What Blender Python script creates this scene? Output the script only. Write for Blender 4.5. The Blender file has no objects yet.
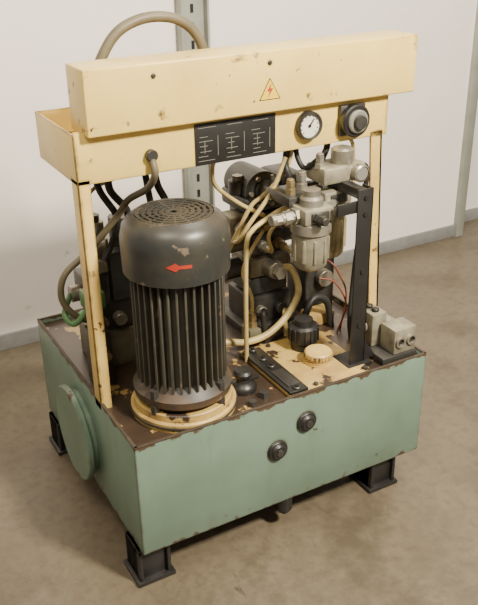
import bpy, bmesh, math, random
from mathutils import Vector, Matrix
from math import sin,cos,pi
random.seed(3)
# ---------------- materials ----------------
def newmat(name):
    m=bpy.data.materials.new(name); m.use_nodes=True
    nt=m.node_tree; b=nt.nodes["Principled BSDF"]; return m,nt,b
def N(nt,t,**k):
    n=nt.nodes.new(t)
    for a,v in k.items():
        if a in n.inputs: n.inputs[a].default_value=v
        else: setattr(n,a,v)
    return n
def c4(c): return (c[0],c[1],c[2],1)
def mixc(nt,fac,a,b):
    m=nt.nodes.new("ShaderNodeMix"); m.data_type='RGBA'
    for s,v in ((m.inputs[0],fac),(m.inputs[6],a),(m.inputs[7],b)):
        if hasattr(v,'links'): nt.links.new(v,s)
        elif isinstance(v,(int,float)): s.default_value=v
        else: s.default_value=c4(v)
    return m.outputs[2]
def noise_mask(nt,co,scale,lo,hi,detail=6,rough=.6,stretch=None):
    v=co
    if stretch:
        mp=N(nt,"ShaderNodeMapping"); mp.inputs["Scale"].default_value=stretch; nt.links.new(co,mp.inputs[0]); v=mp.outputs[0]
    n=N(nt,"ShaderNodeTexNoise",Scale=scale,Detail=detail,Roughness=rough); nt.links.new(v,n.inputs["Vector"])
    r=N(nt,"ShaderNodeMapRange"); r.inputs[1].default_value=lo; r.inputs[2].default_value=hi
    nt.links.new(n.outputs[0],r.inputs[0]); return r.outputs[0]
def paint(name,base,dirt,chip,chip_lo=.68,chip_w=.02,chip_scale=14,dirt_amt=(.45,.75),dirt_scale=4,rough=.5,edge=None,streak=None,eamt=1.6,zfade=None,elo=.68):
    m,nt,b=newmat(name); tc=N(nt,"ShaderNodeTexCoord"); co=tc.outputs["Object"]
    d=noise_mask(nt,co,dirt_scale,dirt_amt[0],dirt_amt[1])
    c=mixc(nt,d,base,dirt)
    if streak:
        s=noise_mask(nt,co,5,.55,.9,5,.6,(3,3,.8)); c=mixc(nt,s,c,streak)
    if zfade:   # rust / grime creeping down from a worn top rim and up from the bottom seam
        sx=N(nt,"ShaderNodeSeparateXYZ"); nt.links.new(co,sx.inputs[0])
        for z0,z1,am in zfade[0]:
            r=N(nt,"ShaderNodeMapRange"); r.inputs[1].default_value=z0; r.inputs[2].default_value=z1; nt.links.new(sx.outputs[2],r.inputs[0])
            nz=N(nt,"ShaderNodeTexNoise",Scale=22.0,Detail=6.0); nt.links.new(co,nz.inputs["Vector"])
            ad=N(nt,"ShaderNodeMath",operation='MULTIPLY_ADD'); nt.links.new(r.outputs[0],ad.inputs[0]); ad.inputs[1].default_value=am; nt.links.new(nz.outputs[0],ad.inputs[2])
            q=N(nt,"ShaderNodeMapRange"); q.inputs[1].default_value=.74; q.inputs[2].default_value=.80; nt.links.new(ad.outputs[0],q.inputs[0]); c=mixc(nt,q.outputs[0],c,zfade[1])
    k=noise_mask(nt,co,chip_scale,chip_lo,chip_lo+chip_w)
    c=mixc(nt,k,c,chip)
    if edge:
        g=N(nt,"ShaderNodeNewGeometry"); bv=N(nt,"ShaderNodeBevel",samples=6); bv.inputs["Radius"].default_value=edge
        dt=N(nt,"ShaderNodeVectorMath",operation='DOT_PRODUCT'); nt.links.new(g.outputs["Normal"],dt.inputs[0]); nt.links.new(bv.outputs[0],dt.inputs[1])
        iv=N(nt,"ShaderNodeMath",operation='SUBTRACT'); iv.inputs[0].default_value=1; nt.links.new(dt.outputs["Value"],iv.inputs[1])
        nz=N(nt,"ShaderNodeTexNoise",Scale=16.0,Detail=6.0); nt.links.new(co,nz.inputs["Vector"])
        ad=N(nt,"ShaderNodeMath",operation='MULTIPLY_ADD'); nt.links.new(iv.outputs[0],ad.inputs[0]); ad.inputs[1].default_value=eamt; nt.links.new(nz.outputs[0],ad.inputs[2])
        r=N(nt,"ShaderNodeMapRange"); r.inputs[1].default_value=elo; r.inputs[2].default_value=elo+.08
        nt.links.new(ad.outputs[0],r.inputs[0]); c=mixc(nt,r.outputs[0],c,chip)
    nt.links.new(c,b.inputs["Base Color"]); b.inputs["Roughness"].default_value=rough
    return m
def plain(name,c,rough=.5,metal=0,var=.25,scale=20):
    m,nt,b=newmat(name); tc=N(nt,"ShaderNodeTexCoord")
    k=noise_mask(nt,tc.outputs["Object"],scale,.35,.7)
    nt.links.new(mixc(nt,k,c,tuple(x*(1-var) for x in c)),b.inputs["Base Color"])
    b.inputs["Roughness"].default_value=rough; b.inputs["Metallic"].default_value=metal; return m
RUST=(.07,.038,.018)
GREEN=paint("paint_green",(.160,.238,.178),(.120,.180,.130),RUST,.675,.015,10,(.35,.75),4,.38,.014,(.125,.165,.11),1.7,([(.465,.497,.36),(.17,.125,.24)],(.07,.045,.025)),.70)
CREAM=paint("paint_cream",(.80,.585,.165),(.66,.46,.125),(.12,.065,.022),.685,.015,15,(.4,.8),5,.36,.010,None,2.0,None,.67)
CREAMP=paint("paint_cream_post",(.72,.51,.15),(.50,.33,.10),(.10,.055,.022),.65,.02,15,(.4,.75),6,.42,.009,None,2.0,None,.66)
CREAMD=paint("paint_cream_dirty",(.60,.42,.125),(.28,.17,.055),(.035,.022,.014),.57,.05,16,(.35,.7),7,.5,.008,None,1.4)
DECK=paint("deck_worn",(.055,.035,.022),(.026,.018,.013),(.34,.22,.075),.59,.02,11,(.35,.7),8,.35)
BLACKM=paint("motor_black",(.025,.027,.025),(.055,.048,.037),(.14,.11,.075),.66,.04,25,(.4,.75),8,.38,.004,None,.8)
FINM=paint("motor_fins",(.045,.043,.035),(.085,.070,.045),(.15,.10,.06),.64,.05,25,(.4,.75),8,.5)
FLANGE=paint("motor_flange",(.035,.032,.026),(.11,.06,.028),(.30,.19,.07),.64,.03,22,(.40,.65),10,.5)
BLACK=plain("black_paint",(.018,.017,.016),.4)
RUBBER=plain("rubber_black",(.02,.019,.017),.55)
OLIVE=plain("hose_olive",(.15,.125,.072),.5)
PIPE=plain("pipe_cream",(.56,.43,.17),.4,0,.4)
STEEL=plain("steel_grey",(.37,.34,.27),.36,.6,.4,30)
ALU=plain("cast_aluminium",(.34,.31,.22),.42,.3,.45,25)
BRASS=plain("brass_fitting",(.33,.25,.12),.4,.6,.3,25)
DARKST=plain("dark_steel",(.068,.064,.057),.4,.4,.4,25)
BLUEG=plain("blue_grey_casting",(.075,.08,.075),.42,.2,.35,18)
OLIVEC=plain("olive_casting",(.18,.16,.105),.45,.2,.4,18)
GREENH=plain("green_hose",(.10,.22,.08),.45)
WHITE=plain("white_print",(.70,.68,.58),.5,0,.1)
GREYP=plain("grey_print",(.20,.19,.16),.5,0,.1)
RED=plain("red_paint",(.42,.04,.02),.5)
WIRE=plain("wire_red",(.22,.05,.03),.5)
YEL=plain("yellow_label",(.80,.55,.03),.5,0,.1)
RUSTM=plain("rust_edge",(.06,.04,.024),.7,0,.5,40)
BOWL=plain("bowl_amber",(.42,.35,.19),.22,.1,.4,18)
# ---------------- mesh builder ----------------
class P:
    def __init__(s,name): s.name=name; s.bm=bmesh.new(); s.mats=[]
    def mi(s,m):
        if m not in s.mats: s.mats.append(m)
        return s.mats.index(m)
    def add(s,b2,mat,M=None):
        i=s.mi(mat)
        for f in b2.faces: f.material_index=i
        if M is not None: b2.transform(M)
        bmesh.ops.recalc_face_normals(b2,faces=b2.faces)
        t=bpy.data.meshes.new("t"); b2.to_mesh(t); b2.free(); s.bm.from_mesh(t); bpy.data.meshes.remove(t)
    def box(s,x0,x1,y0,y1,z0,z1,mat,bev=.003,seg=2,M=None):
        b=bmesh.new(); bmesh.ops.create_cube(b,size=1)
        T=Matrix.Translation(((x0+x1)/2,(y0+y1)/2,(z0+z1)/2))@Matrix.Diagonal((x1-x0,y1-y0,z1-z0,1))
        b.transform(T)
        if bev: bmesh.ops.bevel(b,geom=b.edges[:],offset=min(bev,.45*min(x1-x0,y1-y0,z1-z0)),segments=seg,affect='EDGES',profile=.5)
        s.add(b,mat,M)
    def frame(s,p0,p1):
        a=Vector(p0);d=(Vector(p1)-a); L=d.length; q=d.to_track_quat('Z','Y')
        return Matrix.Translation(a)@q.to_matrix().to_4x4(),L
    def lathe(s,p0,axis,prof,mat,seg=40):
        M,_=s.frame(p0,Vector(p0)+Vector(axis)); b=bmesh.new(); rings=[]
        for r,h in prof:
            if r<1e-5: rings.append([b.verts.new((0,0,h))])
            else: rings.append([b.verts.new((r*cos(2*pi*i/seg),r*sin(2*pi*i/seg),h)) for i in range(seg)])
        for A,B in zip(rings,rings[1:]):
            for i in range(seg):
                j=(i+1)%seg
                if len(A)==1 and len(B)==1: continue
                if len(A)==1: b.faces.new((A[0],B[i],B[j]))
                elif len(B)==1: b.faces.new((A[i],A[j],B[0]))
                else: b.faces.new((A[i],A[j],B[j],B[i]))
        s.add(b,mat,M)
    def cyl(s,p0,p1,r,mat,r1=None,seg=28,bev=.002):
        L=(Vector(p1)-Vector(p0)).length; r1=r if r1 is None else r1; e=min(bev,r*.4,r1*.4,L*.4)
        s.lathe(p0,Vector(p1)-Vector(p0),[(0,0),(r-e,0),(r,e),(r1,L-e),(r1-e,L),(0,L)],mat,seg)
    def tube(s,pts,r,mat,seg=12,sub=8):
        pts=[Vector(p) for p in pts]; Q=[pts[0]*2-pts[1]]+pts+[pts[-1]*2-pts[-2]]; path=[]
        for i in range(1,len(Q)-2):
            for k in range(sub):
                t=k/sub; a,b_,c,d=Q[i-1:i+3]
                path.append(.5*((2*b_)+(c-a)*t+(2*a-5*b_+4*c-d)*t*t+(3*b_-a-3*c+d)*t**3))
        path.append(pts[-1]); b=bmesh.new(); rings=[]; up=None
        for i,p in enumerate(path):
            tg=(path[min(i+1,len(path)-1)]-path[max(i-1,0)]).normalized()
            if up is None: up=tg.orthogonal().normalized()
            up=(up-tg*up.dot(tg)).normalized(); w=tg.cross(up)
            rings.append([b.verts.new(p+up*r*cos(2*pi*k/seg)+w*r*sin(2*pi*k/seg)) for k in range(seg)])
        for A,B in zip(rings,rings[1:]):
            for k in range(seg): b.faces.new((A[k],A[(k+1)%seg],B[(k+1)%seg],B[k]))
        b.faces.new(rings[0][::-1]); b.faces.new(rings[-1]); s.add(b,mat)
    def prism(s,pts,vec,mat,bev=0):
        b=bmesh.new(); vs=[b.verts.new(p) for p in pts]; f=b.faces.new(vs)
        g=bmesh.ops.extrude_face_region(b,geom=[f]); v=[e for e in g['geom'] if isinstance(e,bmesh.types.BMVert)]
        bmesh.ops.translate(b,verts=v,vec=Vector(vec))
        if bev: bmesh.ops.bevel(b,geom=b.edges[:],offset=bev,segments=2,affect='EDGES')
        s.add(b,mat)
    def hexn(s,p0,p1,r,mat):
        L=(Vector(p1)-Vector(p0)).length
        s.lathe(p0,Vector(p1)-Vector(p0),[(0,0),(r,0),(r,L),(0,L)],mat,6)
    def fitting(s,p,axis,r,mat,n=2):
        a=Vector(axis).normalized(); p=Vector(p)
        for i in range(n): s.hexn(p+a*(i*r*1.3),p+a*((i+.7)*r*1.3),r*(1-.15*i),mat); s.cyl(p+a*((i+.6)*r*1.3),p+a*((i+1.1)*r*1.3),r*.7,mat)
    def done(s,parent=None):
        me=bpy.data.meshes.new(s.name); s.bm.to_mesh(me); s.bm.free()
        for m in s.mats: me.materials.append(m)
        for p in me.polygons: p.use_smooth=True
        me.set_sharp_from_angle(angle=math.radians(38))
        o=bpy.data.objects.new(s.name,me); bpy.context.collection.objects.link(o)
        if parent: o.parent=parent
        return o
HPU=bpy.data.objects.new("hydraulic_power_unit",None); bpy.context.collection.objects.link(HPU)
D=.877;H0=.125;H1=.4955;W=1.0
DZ=.475
# ---------------- tank ----------------
t=P("tank")
T=.008
t.box(0,W,0,T,H0,H1,GREEN,.003); t.box(0,W,D-T,D,H0,H1,GREEN,.003)
t.box(0,T,T,D-T,H0,H1,GREEN,.003); t.box(W-T,W,T,D-T,H0,H1,GREEN,.003)
t.box(T,W-T,T,D-T,H0+.005,H0+.02,RUSTM,0)
t.box(T,W-T,T,D-T,.455,DZ,DECK,0)
for a in ((0,W,-.001,T+.001),(0,W,D-T,D+.001)): t.box(a[0],a[1],a[2],a[3],H1-.003,H1+.001,RUSTM,.001)
for a in ((-.001,T+.001),(W-T,W+.001)): t.box(a[0],a[1],0,D,H1-.003,H1+.001,RUSTM,.001)
for fx0,fx1 in ((-.02,.10),(.815,.935)):
    for y0,y1 in ((.01,.13),(D-.13,D-.01)):
        t.box(fx0,fx1,y0,y1,0,.014,BLACK); t.box(fx0+.01,fx1-.01,y0+.02,y1-.01,.012,H0,BLACK)
        t.box(fx0+.01,fx0+.022,y0+.008,y1-.01,.012,H0,BLACK); t.box(fx1-.022,fx1-.01,y0+.008,y1-.01,.012,H0,BLACK)
        t.box(fx0+.01,fx1-.01,y0+.008,y1-.01,H0-.015,H0,BLACK)
for x,z in ((.443,.327),(.544,.395)):
    t.cyl((x,0,z),(x,-.010,z),.034,BLACK,.032); t.cyl((x,-.008,z),(x,-.018,z),.026,BLACK,.022); t.hexn((x,-.016,z),(x,-.022,z),.012,DARKST)
t.cyl((.488,.03,.07),(.488,.03,H0+.01),.026,BLACK); t.hexn((.488,.03,.058),(.488,.03,.072),.018,BLACK)
t.done(HPU)
c=P("inspection_cover"); cy,cz=.455,.285
c.lathe((.0,cy,cz),(-1,0,0),[(0,0),(.135,0),(.135,.02),(.152,.02),(.156,.024),(.156,.036),(.152,.04),(.0,.04)],GREEN,64)
c.done(HPU)
# ---------------- frame ----------------
f=P("support_frame")
f.box(.0,.034,.25,.256,.47,1.16,CREAMP,.002); f.box(.0,.006,.25,.30,.47,1.16,CREAMP,.002)
f.prism([(.962,.25,.47),(1.0,.25,.47),(.968,.25,1.16),(.925,.25,1.16)],(0,.006,0),CREAMP)
f.prism([(.994,.25,.47),(1.0,.25,.47),(.968,.25,1.16),(.962,.25,1.16)],(0,.05,0),CREAMP)
f.box(0,.985,.25,.256,1.147,1.285,CREAM,.002)
YB=.57
f.box(0,.006,.25,YB,1.147,1.278,CREAM,.002); f.box(.979,.985,.25,YB,1.147,1.278,CREAM,.002)
f.box(0,.985,YB-.006,YB,1.147,1.278,CREAM,.002); f.box(.004,.981,.254,YB-.004,1.20,1.205,CREAM,.0)
for y in (.30,.50): f.box(.3,.34,y,y+.03,1.203,1.275,CREAM)
f.done(HPU)
b=P("terminal_enclosure")
b.box(.029,1.0575,.22,.345,1.272,1.437,CREAM,.005,3)
for x,z in ((.212,1.405),(.55,1.405)): b.cyl((x,.221,z),(x,.216,z),.006,DARKST)
b.done(HPU)
w=P("high_voltage_warning_label")
def tri(cx,cz,s,y,d,mat): w.prism([(cx-s,y,cz-s*.58),(cx+s,y,cz-s*.58),(cx,y,cz+s*1.15)],(0,-d,0),mat)
tri(.55,1.327,.034,.2199,.0006,BLACK); tri(.55,1.327,.030,.2193,.0006,YEL)
w.prism([(.554,.2187,1.352),(.540,.2187,1.33),(.549,.2187,1.331),(.543,.2187,1.313),(.560,.2187,1.338),(.551,.2187,1.337)],(0,-.0005,0),RED)
w.done(HPU)
l=P("circuit_diagram_plate")
l.box(.333,.585,.2465,.2495,1.148,1.262,BLACK,.001)
for k in range(3):
    x0=.341+k*.082
    for zz,ww in ((1.25,.055),(1.225,.03),(1.213,.045),(1.20,.03),(1.185,.04),(1.172,.03),(1.16,.05)):
        l.box(x0+random.uniform(0,.01),x0+ww,.246,.2466,zz-.0007,zz+.0007,GREYP,0)
    l.box(x0+.06,x0+.0615,.246,.2466,1.17,1.225,GREYP,0); l.box(x0+.02,x0+.0215,.246,.2466,1.18,1.215,GREYP,0)
l.done(HPU)
g=P("pressure_gauge"); gx,gz=.693,1.214
g.lathe((gx,.25,gz),(0,-1,0),[(.036,0),(.041,.002),(.041,.018),(.039,.022),(.035,.022),(.034,.014)],DARKST,48)
g.lathe((gx,.25,gz),(0,-1,0),[(.036,.0),(.0345,.013),(0,.013)],WHITE,48)
for k in range(11):
    a=math.radians(225-27*k); p=Vector((gx+.028*cos(a),.234,gz+.028*sin(a))); g.box(p.x-.0015,p.x+.0015,.2355,.2375,p.z-.0015,p.z+.0015,BLACK,0)
g.prism([(gx-.003,.2355,gz),(gx+.003,.2355,gz),(gx+.016,.2355,gz+.018),(gx+.014,.2355,gz+.02)],(0,-.001,0),BLACK); g.cyl((gx,.237,gz),(gx,.232,gz),.005,BLACK)
g.done(HPU)
g=P("pressure_switch_dial"); gx,gz=.845,1.211
g.box(gx-.045,gx+.045,.236,.25,gz-.045,gz+.045,DARKST,.004)
g.lathe((gx,.24,gz),(0,-1,0),[(.046,0),(.048,.003),(.048,.022),(.044,.026),(.0,.026)],BLACK,48)
g.lathe((gx,.2135,gz),(0,-1,0),[(.034,0),(.034,.006),(.030,.010),(0,.010)],GREYP,40)
g.lathe((gx,.204,gz),(0,-1,0),[(.022,0),(.020,.012),(0,.012)],DARKST,20)
g.done(HPU)
# ---------------- motor ----------------
m=P("electric_motor"); mx,my=.222,.162; Z=.505
m.lathe((mx,my,DZ-.003),(0,0,1),[(0,0),(.153,0),(.153,.026),(.149,.03),(.142,.03),(.142,.048),(.139,.051),(0,.051)],CREAMD,64)
m.lathe((mx,my,DZ),(0,0,1),[(.151,.012),(.157,.012),(.157,.016),(.151,.016)],DARKST,64)
m.lathe((mx,my,Z),(0,0,1),[(0,0),(.120,0),(.120,.03),(.140,.036),(.142,.058),(.136,.063),(.128,.072),(.116,.085),(.108,.09)],FLANGE,64)
m.lathe((mx,my,Z),(0,0,1),[(.108,.088),(.106,.40),(0,.40)],FINM,64)
for k in range(34):
    a=2*pi*k/34; M=Matrix.Translation((mx,my,0))@Matrix.Rotation(a,4,'Z')
    m.box(.10,.128,-.003,.003,.585,.93,FINM,.0012,1,M)
for k in range(4):
    a=2*pi*k/4+.5; q=(mx+.131*cos(a),my+.131*sin(a))
    m.hexn((*q,.565),(*q,.59),.013,DARKST); m.hexn((*q,.515),(*q,.541),.013,DARKST)
zc=.912
m.lathe((mx,my,zc),(0,0,1),[(.141,0),(.145,0),(.146,.03),(.147,.085),(.146,.10),(.140,.125),(.128,.142),(.112,.152),(.106,.156),(.104,.150),(0,.148)],BLACKM,64)
m.lathe((mx,my,zc),(0,0,1),[(.141,0),(.141,.09)],BLACKM,64)
for r in (.018,.034,.05,.066,.082,.098):
    m.lathe((mx,my,zc+.150),(0,0,1),[(r-.004,0),(r-.004,.006),(r+.004,.006),(r+.004,0)],BLACKM,48)
for k in range(16):
    a=2*pi*k/16; M=Matrix.Translation((mx,my,0))@Matrix.Rotation(a,4,'Z'); m.box(.0,.104,-.002,.002,zc+.149,zc+.155,BLACKM,0,1,M)
bb=bmesh.new()
def onc(a,z): return (mx+.1476*cos(a),my+.1476*sin(a),z)
a0=math.radians(-112-13); zz=.97; n=8
for i in range(n):
    A=a0+math.radians(26)*i/n; B=a0+math.radians(26)*(i+1)/n
    def hw(a):
        t=(a-a0)/math.radians(26); return .012*t/.38 if t<.38 else .0045
    vs=[bb.verts.new(onc(A,zz-hw(A)-.0003)),bb.verts.new(onc(B,zz-hw(B)-.0003)),bb.verts.new(onc(B,zz+hw(B)+.0003)),bb.verts.new(onc(A,zz+hw(A)+.0003))]
    bb.faces.new(vs)
m.add(bb,RED)
m.done(HPU)
# ---------------- deck fittings ----------------
k=P("filler_cover_plate")
k.box(.50,.80,.02,.33,DZ,.486,CREAMD,.002)
for x,y in ((.60,.035),(.785,.035),(.785,.31),(.60,.31)): k.hexn((x,y,.486),(x,y,.493),.008,DARKST)
k.done(HPU)
k=P("filler_cap")
k.lathe((.686,.149,.485),(0,0,1),[(0,0),(.046,0),(.046,.012),(.040,.013),(.040,.018),(.044,.02),(.044,.036),(.040,.04),(.0,.041)],CREAMP,40)
for i in range(24):
    a=2*pi*i/24; M=Matrix.Translation((.686,.149,0))@Matrix.Rotation(a,4,'Z'); k.box(.042,.046,-.003,.003,.506,.520,CREAMD,.001,1,M)
k.done(HPU)
k=P("level_indicator_bar")
k.box(.500,.565,.02,.31,.487,.496,BLACK,.003)
k.box(.512,.553,.05,.15,.496,.50,DARKST,.002)
for y in (.035,.18,.23,.295): k.cyl((.532,y,.495),(.532,y,.503),.012,DARKST); k.hexn((.532,y,.502),(.532,y,.508),.007,BLACK)
k.done(HPU)
k=P("breather_cap")
k.lathe((.409,.14,DZ),(0,0,1),[(0,0),(.040,0),(.042,.01),(.036,.022),(.022,.03),(.018,.045),(.028,.05),(.030,.06),(.024,.068),(0,.07)],BLACK,36)
k.box(.39,.46,.132,.146,.50,.512,BLACK)
k.hexn((.44,.07,DZ),(.44,.07,.495),.014,DARKST); k.hexn((.39,.05,DZ),(.39,.05,.49),.012,DARKST)
k.done(HPU)
k=P("return_filter_cap")
k.lathe((.696,.25,.48),(0,0,1),[(0,0),(.04,0),(.04,.03),(.046,.035),(.048,.085),(.040,.092),(.032,.092),(.030,.11),(0,.112)],BLACK,40)
for i in range(16):
    a=2*pi*i/16; M=Matrix.Translation((.696,.25,0))@Matrix.Rotation(a,4,'Z'); k.box(.044,.051,-.004,.004,.518,.565,BLACK,.001,1,M)
k.done(HPU)
k=P("connector_block")
k.box(.85,.985,.03,.20,DZ,.50,DARKST)
k.box(.868,.925,.115,.195,.50,.612,ALU,.005); k.box(.895,.982,.035,.108,.50,.585,ALU,.005)
k.box(.935,.985,.115,.19,.50,.56,STEEL,.004)
for x,z in ((.917,.542),(.960,.542)):
    k.lathe((x,.036,z),(0,-1,0),[(.018,0),(.018,.008),(.012,.008),(.012,-.005),(0,-.005)],STEEL,24)
    k.lathe((x,.034,z),(0,-1,0),[(.012,0),(0,0)],BLACK,24)
for y in (.055,.088): k.cyl((.981,y,.545),(.989,y,.545),.012,DARKST)
for y in (.14,.172): k.cyl((.896,y,.61),(.896,y,.622),.012,BLACK)
k.cyl((.869,.155,.56),(.855,.155,.56),.02,STEEL)
k.done(HPU)
# ---------------- filter / regulator assembly ----------------
k=P("filter_support_post")
k.box(.755,.810,.075,.081,DZ,1.055,BLACK,.002); k.box(.804,.810,.075,.125,DZ,1.055,BLACK,.002)
k.box(.74,.83,.06,.15,DZ,.488,BLACK,.002)
k.prism([(.81,.08,.49),(.86,.08,.49),(.81,.08,.56)],(0,.006,0),BLACK)
k.box(.77,.80,.08,.25,1.02,1.05,BLACK,.002)
k.box(.69,.81,.081,.09,.985,1.02,BLACK,.002)
for z in (.62,.80,.98,1.03): k.hexn((.782,.075,z),(.782,.070,z),.007,BLACK)
k.done(HPU)
k=P("air_filter_regulator")
for (x,y,zt,zb,r,mt) in ((.650,.155,.945,.815,.053,ALU),(.772,.235,.955,.80,.050,BOWL)):
    k.lathe((x,y,zb),(0,0,1),[(0,-.012),(.012,-.012),(.014,0),(r*.75,.003),(r*.93,.014),(r*.97,.04),(r,zt-zb-.02),(r,zt-zb),(0,zt-zb)],mt,36)
    k.lathe((x,y,zt-.015),(0,0,1),[(r,0),(r+.007,.002),(r+.007,.03),(r,.034),(0,.034)],STEEL,24)
    for i in range(10):
        a=2*pi*i/10; M=Matrix.Translation((x,y,0))@Matrix.Rotation(a,4,'Z'); k.box(r*.9,r+.003,-.004,.004,zb+.03,zt-.03,mt,.001,1,M)
    k.box(x-.05,x+.05,y-.045,y+.045,zt+.018,zt+.065,ALU,.008)
    k.box(x-.03,x+.03,y-.05,y-.04,zt+.028,zt+.055,DARKST,.003)
k.lathe((.650,.155,1.01),(0,0,1),[(0,0),(.036,0),(.034,.02),(.026,.028),(.026,.045),(0,.047)],STEEL,30)
k.box(.71,.86,.18,.28,1.045,1.095,ALU,.008)
k.lathe((.80,.22,1.09),(0,0,1),[(0,0),(.032,0),(.034,.01),(.034,.045),(.028,.05),(.012,.055),(0,.056)],STEEL,30)
k.lathe((.83,.18,1.07),(0,-1,0),[(0,0),(.024,0),(.024,.018),(.020,.022),(.0,.022)],GREYP,28)
k.lathe((.83,.18,1.07),(0,-1,0),[(.024,0),(.027,0),(.027,.02),(.022,.024)],STEEL,28)
k.fitting((.61,.155,.985),(-1,0,0),.024,STEEL,3)
k.fitting((.70,.16,.985),(1,.6,0),.02,STEEL,3)
k.fitting((.64,.11,.985),(0,-1,0),.017,DARKST,2)
k.fitting((.72,.22,1.09),(0,0,1),.016,STEEL,2); k.fitting((.86,.23,1.07),(1,0,0),.018,STEEL,1)
k.box(.59,.70,.18,.30,1.0,1.03,DARKST,.004); k.fitting((.62,.22,1.03),(0,0,1),.016,BRASS,2); k.fitting((.67,.24,1.03),(0,0,1),.020,STEEL,2)
k.done(HPU)
# ---------------- rear hydraulic valves ----------------
k=P("valve_stack")
k.box(.58,.80,.42,.66,DZ,.50,DARKST); k.box(.61,.77,.44,.60,.50,.60,DARKST,.006)
k.box(.62,.76,.45,.58,.605,.665,BLUEG,.006); k.box(.615,.765,.445,.585,.67,.735,OLIVEC,.006)
k.cyl((.60,.50,.70),(.54,.50,.70),.035,DARKST); k.cyl((.78,.50,.70),(.86,.50,.70),.035,STEEL); k.hexn((.86,.5,.7),(.875,.5,.7),.026,DARKST)
k.cyl((.69,.445,.70),(.69,.40,.70),.034,STEEL,.03); k.hexn((.69,.40,.70),(.69,.375,.70),.022,STEEL)
k.cyl((.645,.445,.55),(.645,.42,.55),.02,STEEL); k.cyl((.72,.445,.55),(.72,.415,.55),.022,DARKST)
k.box(.63,.75,.46,.57,.74,.82,DARKST,.006)
k.cyl((.75,.515,.78),(.86,.515,.78),.030,BLACK); k.cyl((.63,.515,.78),(.56,.515,.78),.030,OLIVEC)
k.fitting((.66,.455,.78),(0,-1,0),.018,STEEL,2); k.fitting((.72,.455,.78),(0,-1,0),.018,BRASS,2)
k.box(.62,.76,.45,.60,.825,.89,BLUEG,.008); k.fitting((.65,.45,.86),(0,-1,0),.018,BRASS,2); k.fitting((.73,.45,.86),(0,-1,0),.02,STEEL,2)
k.box(.59,.75,.44,.60,.90,.955,BLUEG,.012)
k.cyl((.66,.43,.97),(.66,.61,.97),.062,BLUEG,.058,36,.014); k.cyl((.66,.43,.97),(.66,.415,.97),.040,DARKST); k.hexn((.66,.415,.97),(.66,.40,.97),.022,STEEL)
k.cyl((.60,.50,.955),(.60,.50,1.0),.03,DARKST); k.hexn((.60,.5,1.0),(.60,.5,1.015),.018,STEEL)
for i in range(6):
    a=2*pi*i/6; k.hexn((.66+.050*cos(a),.432,.97+.050*sin(a)),(.66+.050*cos(a),.424,.97+.050*sin(a)),.008,STEEL)
k.box(.735,.83,.45,.60,.89,1.0,DARKST,.015); k.box(.745,.82,.44,.45,.91,.98,BLUEG,.004)
k.cyl((.78,.44,.95),(.78,.41,.95),.03,STEEL); k.hexn((.78,.41,.95),(.78,.39,.95),.02,DARKST)
k.box(.54,.61,.44,.52,.82,.90,OLIVEC,.008); k.cyl((.575,.44,.86),(.575,.42,.86),.025,STEEL)
k.box(.84,.95,.44,.58,DZ,.70,DARKST,.008); k.box(.85,.94,.45,.56,.70,.80,OLIVEC,.01); k.cyl((.895,.50,.80),(.895,.50,.92),.035,STEEL)
k.cyl((.895,.44,.62),(.895,.41,.62),.03,STEEL)
k.box(.56,.61,.36,.42,DZ,.53,OLIVEC,.006); k.box(.80,.90,.36,.43,DZ,.52,CREAMD,.006); k.fitting((.585,.39,.53),(0,0,1),.02,BRASS,2)
k.done(HPU)
k=P("distribution_manifold")
k.box(.07,.30,.46,.62,DZ,.60,OLIVEC,.006); k.box(.09,.28,.47,.60,.60,.70,DARKST,.006)
k.box(.05,.13,.45,.55,.70,.80,DARKST,.008); k.box(.14,.24,.46,.58,.70,.86,BLUEG,.008)
k.cyl((.115,.50,.80),(.115,.50,.90),.036,ALU); k.cyl((.115,.50,.90),(.115,.50,.955),.028,STEEL); k.hexn((.115,.5,.955),(.115,.5,.975),.018,DARKST)
k.cyl((.20,.52,.86),(.20,.52,.95),.033,DARKST); k.cyl((.09,.45,.84),(.09,.42,.84),.022,STEEL)
k.cyl((.07,.50,.74),(.02,.50,.74),.026,STEEL); k.cyl((.09,.46,.65),(.09,.43,.65),.02,STEEL); k.cyl((.15,.46,.65),(.15,.43,.65),.02,STEEL)
k.box(.03,.09,.36,.44,DZ,.66,DARKST,.006); k.cyl((.06,.40,.66),(.06,.40,.73),.022,DARKST); k.fitting((.06,.36,.60),(0,-1,0),.016,BRASS,2)
k.box(.025,.085,.37,.43,.73,.785,GREENH,.006); k.cyl((.055,.37,.757),(.055,.36,.757),.015,DARKST)
k.done(HPU)
# ---------------- pipes and hoses ----------------
h=P("pipes_and_hoses")
h.tube([(.12,.45,1.21),(.125,.45,1.33),(.17,.45,1.43),(.225,.45,1.49),(.31,.45,1.515),(.40,.45,1.50),(.46,.45,1.44),(.48,.45,1.33),(.48,.45,1.21)],.0145,OLIVE)
h.tube([(.203,.24,1.19),(.205,.232,1.15),(.20,.28,1.10),(.175,.36,1.05),(.155,.40,.996),(.079,.45,.888),(-.004,.45,.828),(-.02,.45,.75),(.026,.45,.68),(.10,.48,.64)],.010,OLIVE)
h.cyl((.203,.25,1.20),(.203,.232,1.20),.016,DARKST)
h.tube([(.13,.38,1.15),(.138,.40,1.074),(.19,.42,1.0),(.20,.45,.93),(.20,.5,.90)],.011,RUBBER)
h.tube([(.10,.42,1.15),(.115,.42,1.07),(.16,.42,.98),(.15,.45,.90),(.115,.44,.85)],.010,RUBBER)
h.tube([(.27,.40,1.15),(.29,.42,1.06),(.33,.44,.96),(.33,.48,.75),(.28,.5,.65)],.011,RUBBER)
h.tube([(.24,.40,1.15),(.26,.42,1.05),(.28,.44,.9),(.26,.48,.7)],.010,RUBBER)
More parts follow.
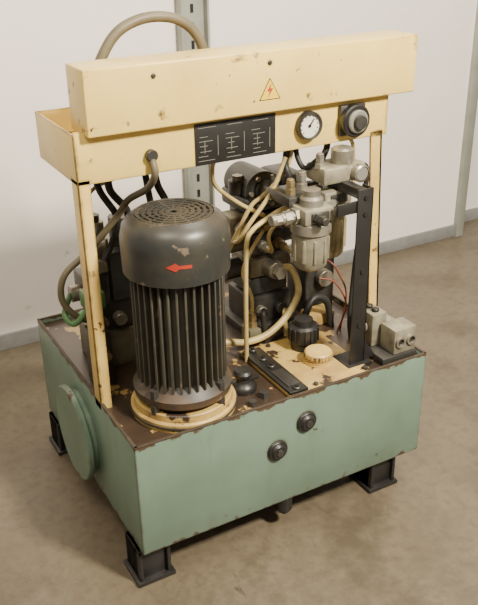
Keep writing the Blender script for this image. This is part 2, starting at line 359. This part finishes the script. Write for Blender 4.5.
h.tube([(.33,.55,1.10),(.22,.5,1.08),(.12,.48,1.06),(.09,.47,1.02),(.085,.46,.95),(.09,.44,.85)],.006,PIPE)
h.tube([(.02,.5,.74),(-.015,.46,.70),(.0,.42,.68),(.04,.40,.73)],.009,GREENH)
h.tube([(.50,.278,.475),(.50,.278,.70),(.505,.278,.87),(.525,.278,.915),(.58,.28,.943),(.62,.26,.97),(.64,.20,1.0)],.0075,PIPE)
h.tube([(.42,.29,1.16),(.42,.32,1.11),(.44,.34,1.05),(.52,.35,.98),(.60,.35,.93),(.64,.42,.90)],.0065,PIPE)
h.tube([(.64,.28,1.12),(.60,.29,1.02),(.53,.30,.93),(.51,.33,.87),(.53,.40,.84),(.575,.42,.86)],.0065,PIPE)
h.tube([(.68,.30,1.15),(.66,.31,1.07),(.60,.33,1.00),(.56,.34,.97),(.53,.36,.90),(.52,.42,.80),(.54,.50,.70)],.0065,PIPE)
h.tube([(.66,.42,.78),(.65,.37,.79),(.62,.34,.86),(.66,.33,.91),(.73,.37,.89),(.73,.42,.86)],.006,PIPE)
h.tube([(.72,.42,.78),(.73,.36,.77),(.78,.34,.80),(.80,.36,.88),(.78,.39,.95)],.006,PIPE)
h.tube([(.585,.39,.56),(.58,.38,.64),(.56,.40,.72),(.60,.42,.78),(.65,.41,.86)],.006,PIPE)
h.tube([(.70,.36,.475),(.70,.37,.55),(.72,.40,.55)],.008,PIPE)
h.tube([(.40,.36,.50),(.46,.35,.52),(.54,.34,.505),(.62,.34,.515),(.70,.35,.56),(.747,.36,.63),(.74,.40,.70),(.69,.41,.70)],.0115,PIPE)
h.tube([(.693,.255,1.20),(.69,.30,1.13),(.70,.27,1.08),(.72,.22,1.12)],.008,RUBBER)
h.tube([(.66,.30,1.16),(.655,.30,1.08),(.66,.24,1.04)],.010,RUBBER)
h.tube([(.80,.30,1.16),(.80,.30,1.12),(.76,.27,1.09),(.77,.3,1.02),(.80,.4,.98)],.010,RUBBER)
h.tube([(.845,.255,1.16),(.90,.30,1.10),(.91,.32,.95),(.895,.45,.90)],.006,PIPE)
h.tube([(.86,.23,1.07),(.90,.23,1.06),(.905,.24,.95),(.90,.26,.75),(.88,.25,.55),(.88,.24,.475)],.008,RUBBER)
h.tube([(.88,.30,.475),(.90,.30,.60),(.87,.30,.68),(.84,.32,.73),(.82,.40,.72)],.003,WIRE)
h.tube([(.86,.29,.475),(.885,.28,.58),(.85,.30,.66),(.80,.32,.68)],.003,WIRE)
h.tube([(.75,.33,.475),(.76,.33,.56),(.80,.34,.60),(.85,.34,.57),(.87,.34,.475)],.012,RUBBER)
h.tube([(.62,.36,.475),(.61,.36,.58),(.645,.40,.56),(.645,.42,.55)],.010,RUBBER)
h.tube([(.79,.37,.475),(.79,.38,.68),(.77,.39,.86),(.77,.40,.95)],.009,DARKST)
h.tube([(.56,.515,.78),(.50,.50,.76),(.48,.48,.66),(.48,.48,.475)],.010,RUBBER)
h.done(HPU)
# ---------------- room ----------------
def floor_mat():
    m,nt,b=newmat("concrete_floor"); tc=N(nt,"ShaderNodeTexCoord"); co=tc.outputs["Object"]
    a=noise_mask(nt,co,.9,.3,.7,8,.6); c=mixc(nt,a,(.150,.121,.080),(.094,.073,.046))
    k=noise_mask(nt,co,4,.35,.75,9,.7); c=mixc(nt,k,c,(.172,.141,.095))
    d=noise_mask(nt,co,28,.46,.80,6,.7); c=mixc(nt,d,c,(.088,.068,.043))
    s=noise_mask(nt,co,2.2,.52,.66,9,.7); c=mixc(nt,s,c,(.082,.063,.040))
    s=noise_mask(nt,co,6,.68,.72,7,.65,(1,.35,1)); c=mixc(nt,s,c,(.055,.042,.028))
    s=noise_mask(nt,co,9,.71,.76,6,.65,(.5,1,1)); c=mixc(nt,s,c,(.23,.195,.14))
    nt.links.new(c,b.inputs["Base Color"]); b.inputs["Roughness"].default_value=.42
    return m
def wall_mat():
    m,nt,b=newmat("white_wall"); tc=N(nt,"ShaderNodeTexCoord"); co=tc.outputs["Object"]
    a=noise_mask(nt,co,2,.3,.8,6,.6); c=mixc(nt,a,(.90,.84,.79),(.84,.78,.72))
    s=noise_mask(nt,co,9,.64,.70,8,.7); c=mixc(nt,s,c,(.66,.60,.51))
    nt.links.new(c,b.inputs["Base Color"]); b.inputs["Roughness"].default_value=.4; return m
FL=floor_mat(); WL=wall_mat(); TRIM=plain("trim_grey",(.30,.30,.29),.5,.2,.2); COL=plain("column_grey",(.36,.37,.32),.5,.2,.25,6)
r=P("floor"); r.box(-4,7,-4,3,-.1,0,FL,0); r.done()
r=P("wall_back"); r.box(-4,2.72,1.65,1.75,0,3.2,WL,0); r.box(2.72,7,1.80,1.9,0,3.2,WL,0); r.done()
r=P("baseboard_back"); r.box(-4,2.72,1.635,1.65,0,.075,TRIM,.003); r.box(2.72,7,1.785,1.80,0,.075,TRIM,.003); r.done()
r=P("trim_corner"); r.box(2.69,2.745,1.62,1.80,0,3.2,COL,.004); r.done()
r=P("steel_column"); r.box(.945,.955,1.59,1.649,0,3.2,COL,.002); r.box(1.070,1.080,1.59,1.649,0,3.2,COL,.002); r.box(.945,1.080,1.625,1.645,0,3.2,COL,.002)
for i in range(40): r.box(1.005,1.019,1.622,1.626,.1+i*.075,.135+i*.075,BLACK,0)
r.done()
# ---------------- light ----------------
def area(name,loc,target,size,power,col):
    L=bpy.data.lights.new(name,'AREA'); L.energy=power; L.size=size; L.color=col
    o=bpy.data.objects.new(name,L); bpy.context.collection.objects.link(o); o.location=loc
    o.rotation_euler=(Vector(target)-Vector(loc)).to_track_quat('-Z','Y').to_euler()
area("overhead_light",(1.2,-2.1,3.1),(.7,.8,.8),.4,320,(1,.91,.75))  # key light added from the front right for contrast, no real fixture
area("overhead_light.001",(-1.0,-1.0,3.6),(.4,.8,.6),1.2,75,(1,.89,.72))
area("overhead_light.002",(1.5,.3,3.8),(1.4,1.6,1.0),1.2,75,(1,.91,.78))  # unseen extra light, added to brighten the back wall
wd=bpy.data.worlds.new("W"); bpy.context.scene.world=wd; wd.use_nodes=True
wd.node_tree.nodes["Background"].inputs[0].default_value=(1,.92,.80,1); wd.node_tree.nodes["Background"].inputs[1].default_value=.33
# ---------------- camera ----------------
yaw,pit,rol=.5044,.4534,-.0171
fw=Vector((sin(yaw)*cos(pit),cos(yaw)*cos(pit),-sin(pit))); rr=Vector((cos(yaw),-sin(yaw),0)); uu=rr.cross(fw)
r2=cos(rol)*rr+sin(rol)*uu; u2=-sin(rol)*rr+cos(rol)*uu
cam=bpy.data.cameras.new("camera"); co=bpy.data.objects.new("camera",cam); bpy.context.collection.objects.link(co)
co.matrix_world=Matrix(((r2.x,u2.x,-fw.x,-.6028),(r2.y,u2.y,-fw.y,-1.6759),(r2.z,u2.z,-fw.z,1.7776),(0,0,0,1)))
cam.sensor_fit='VERTICAL'; cam.sensor_height=24; cam.lens=811.3/605*24
bpy.context.scene.camera=co
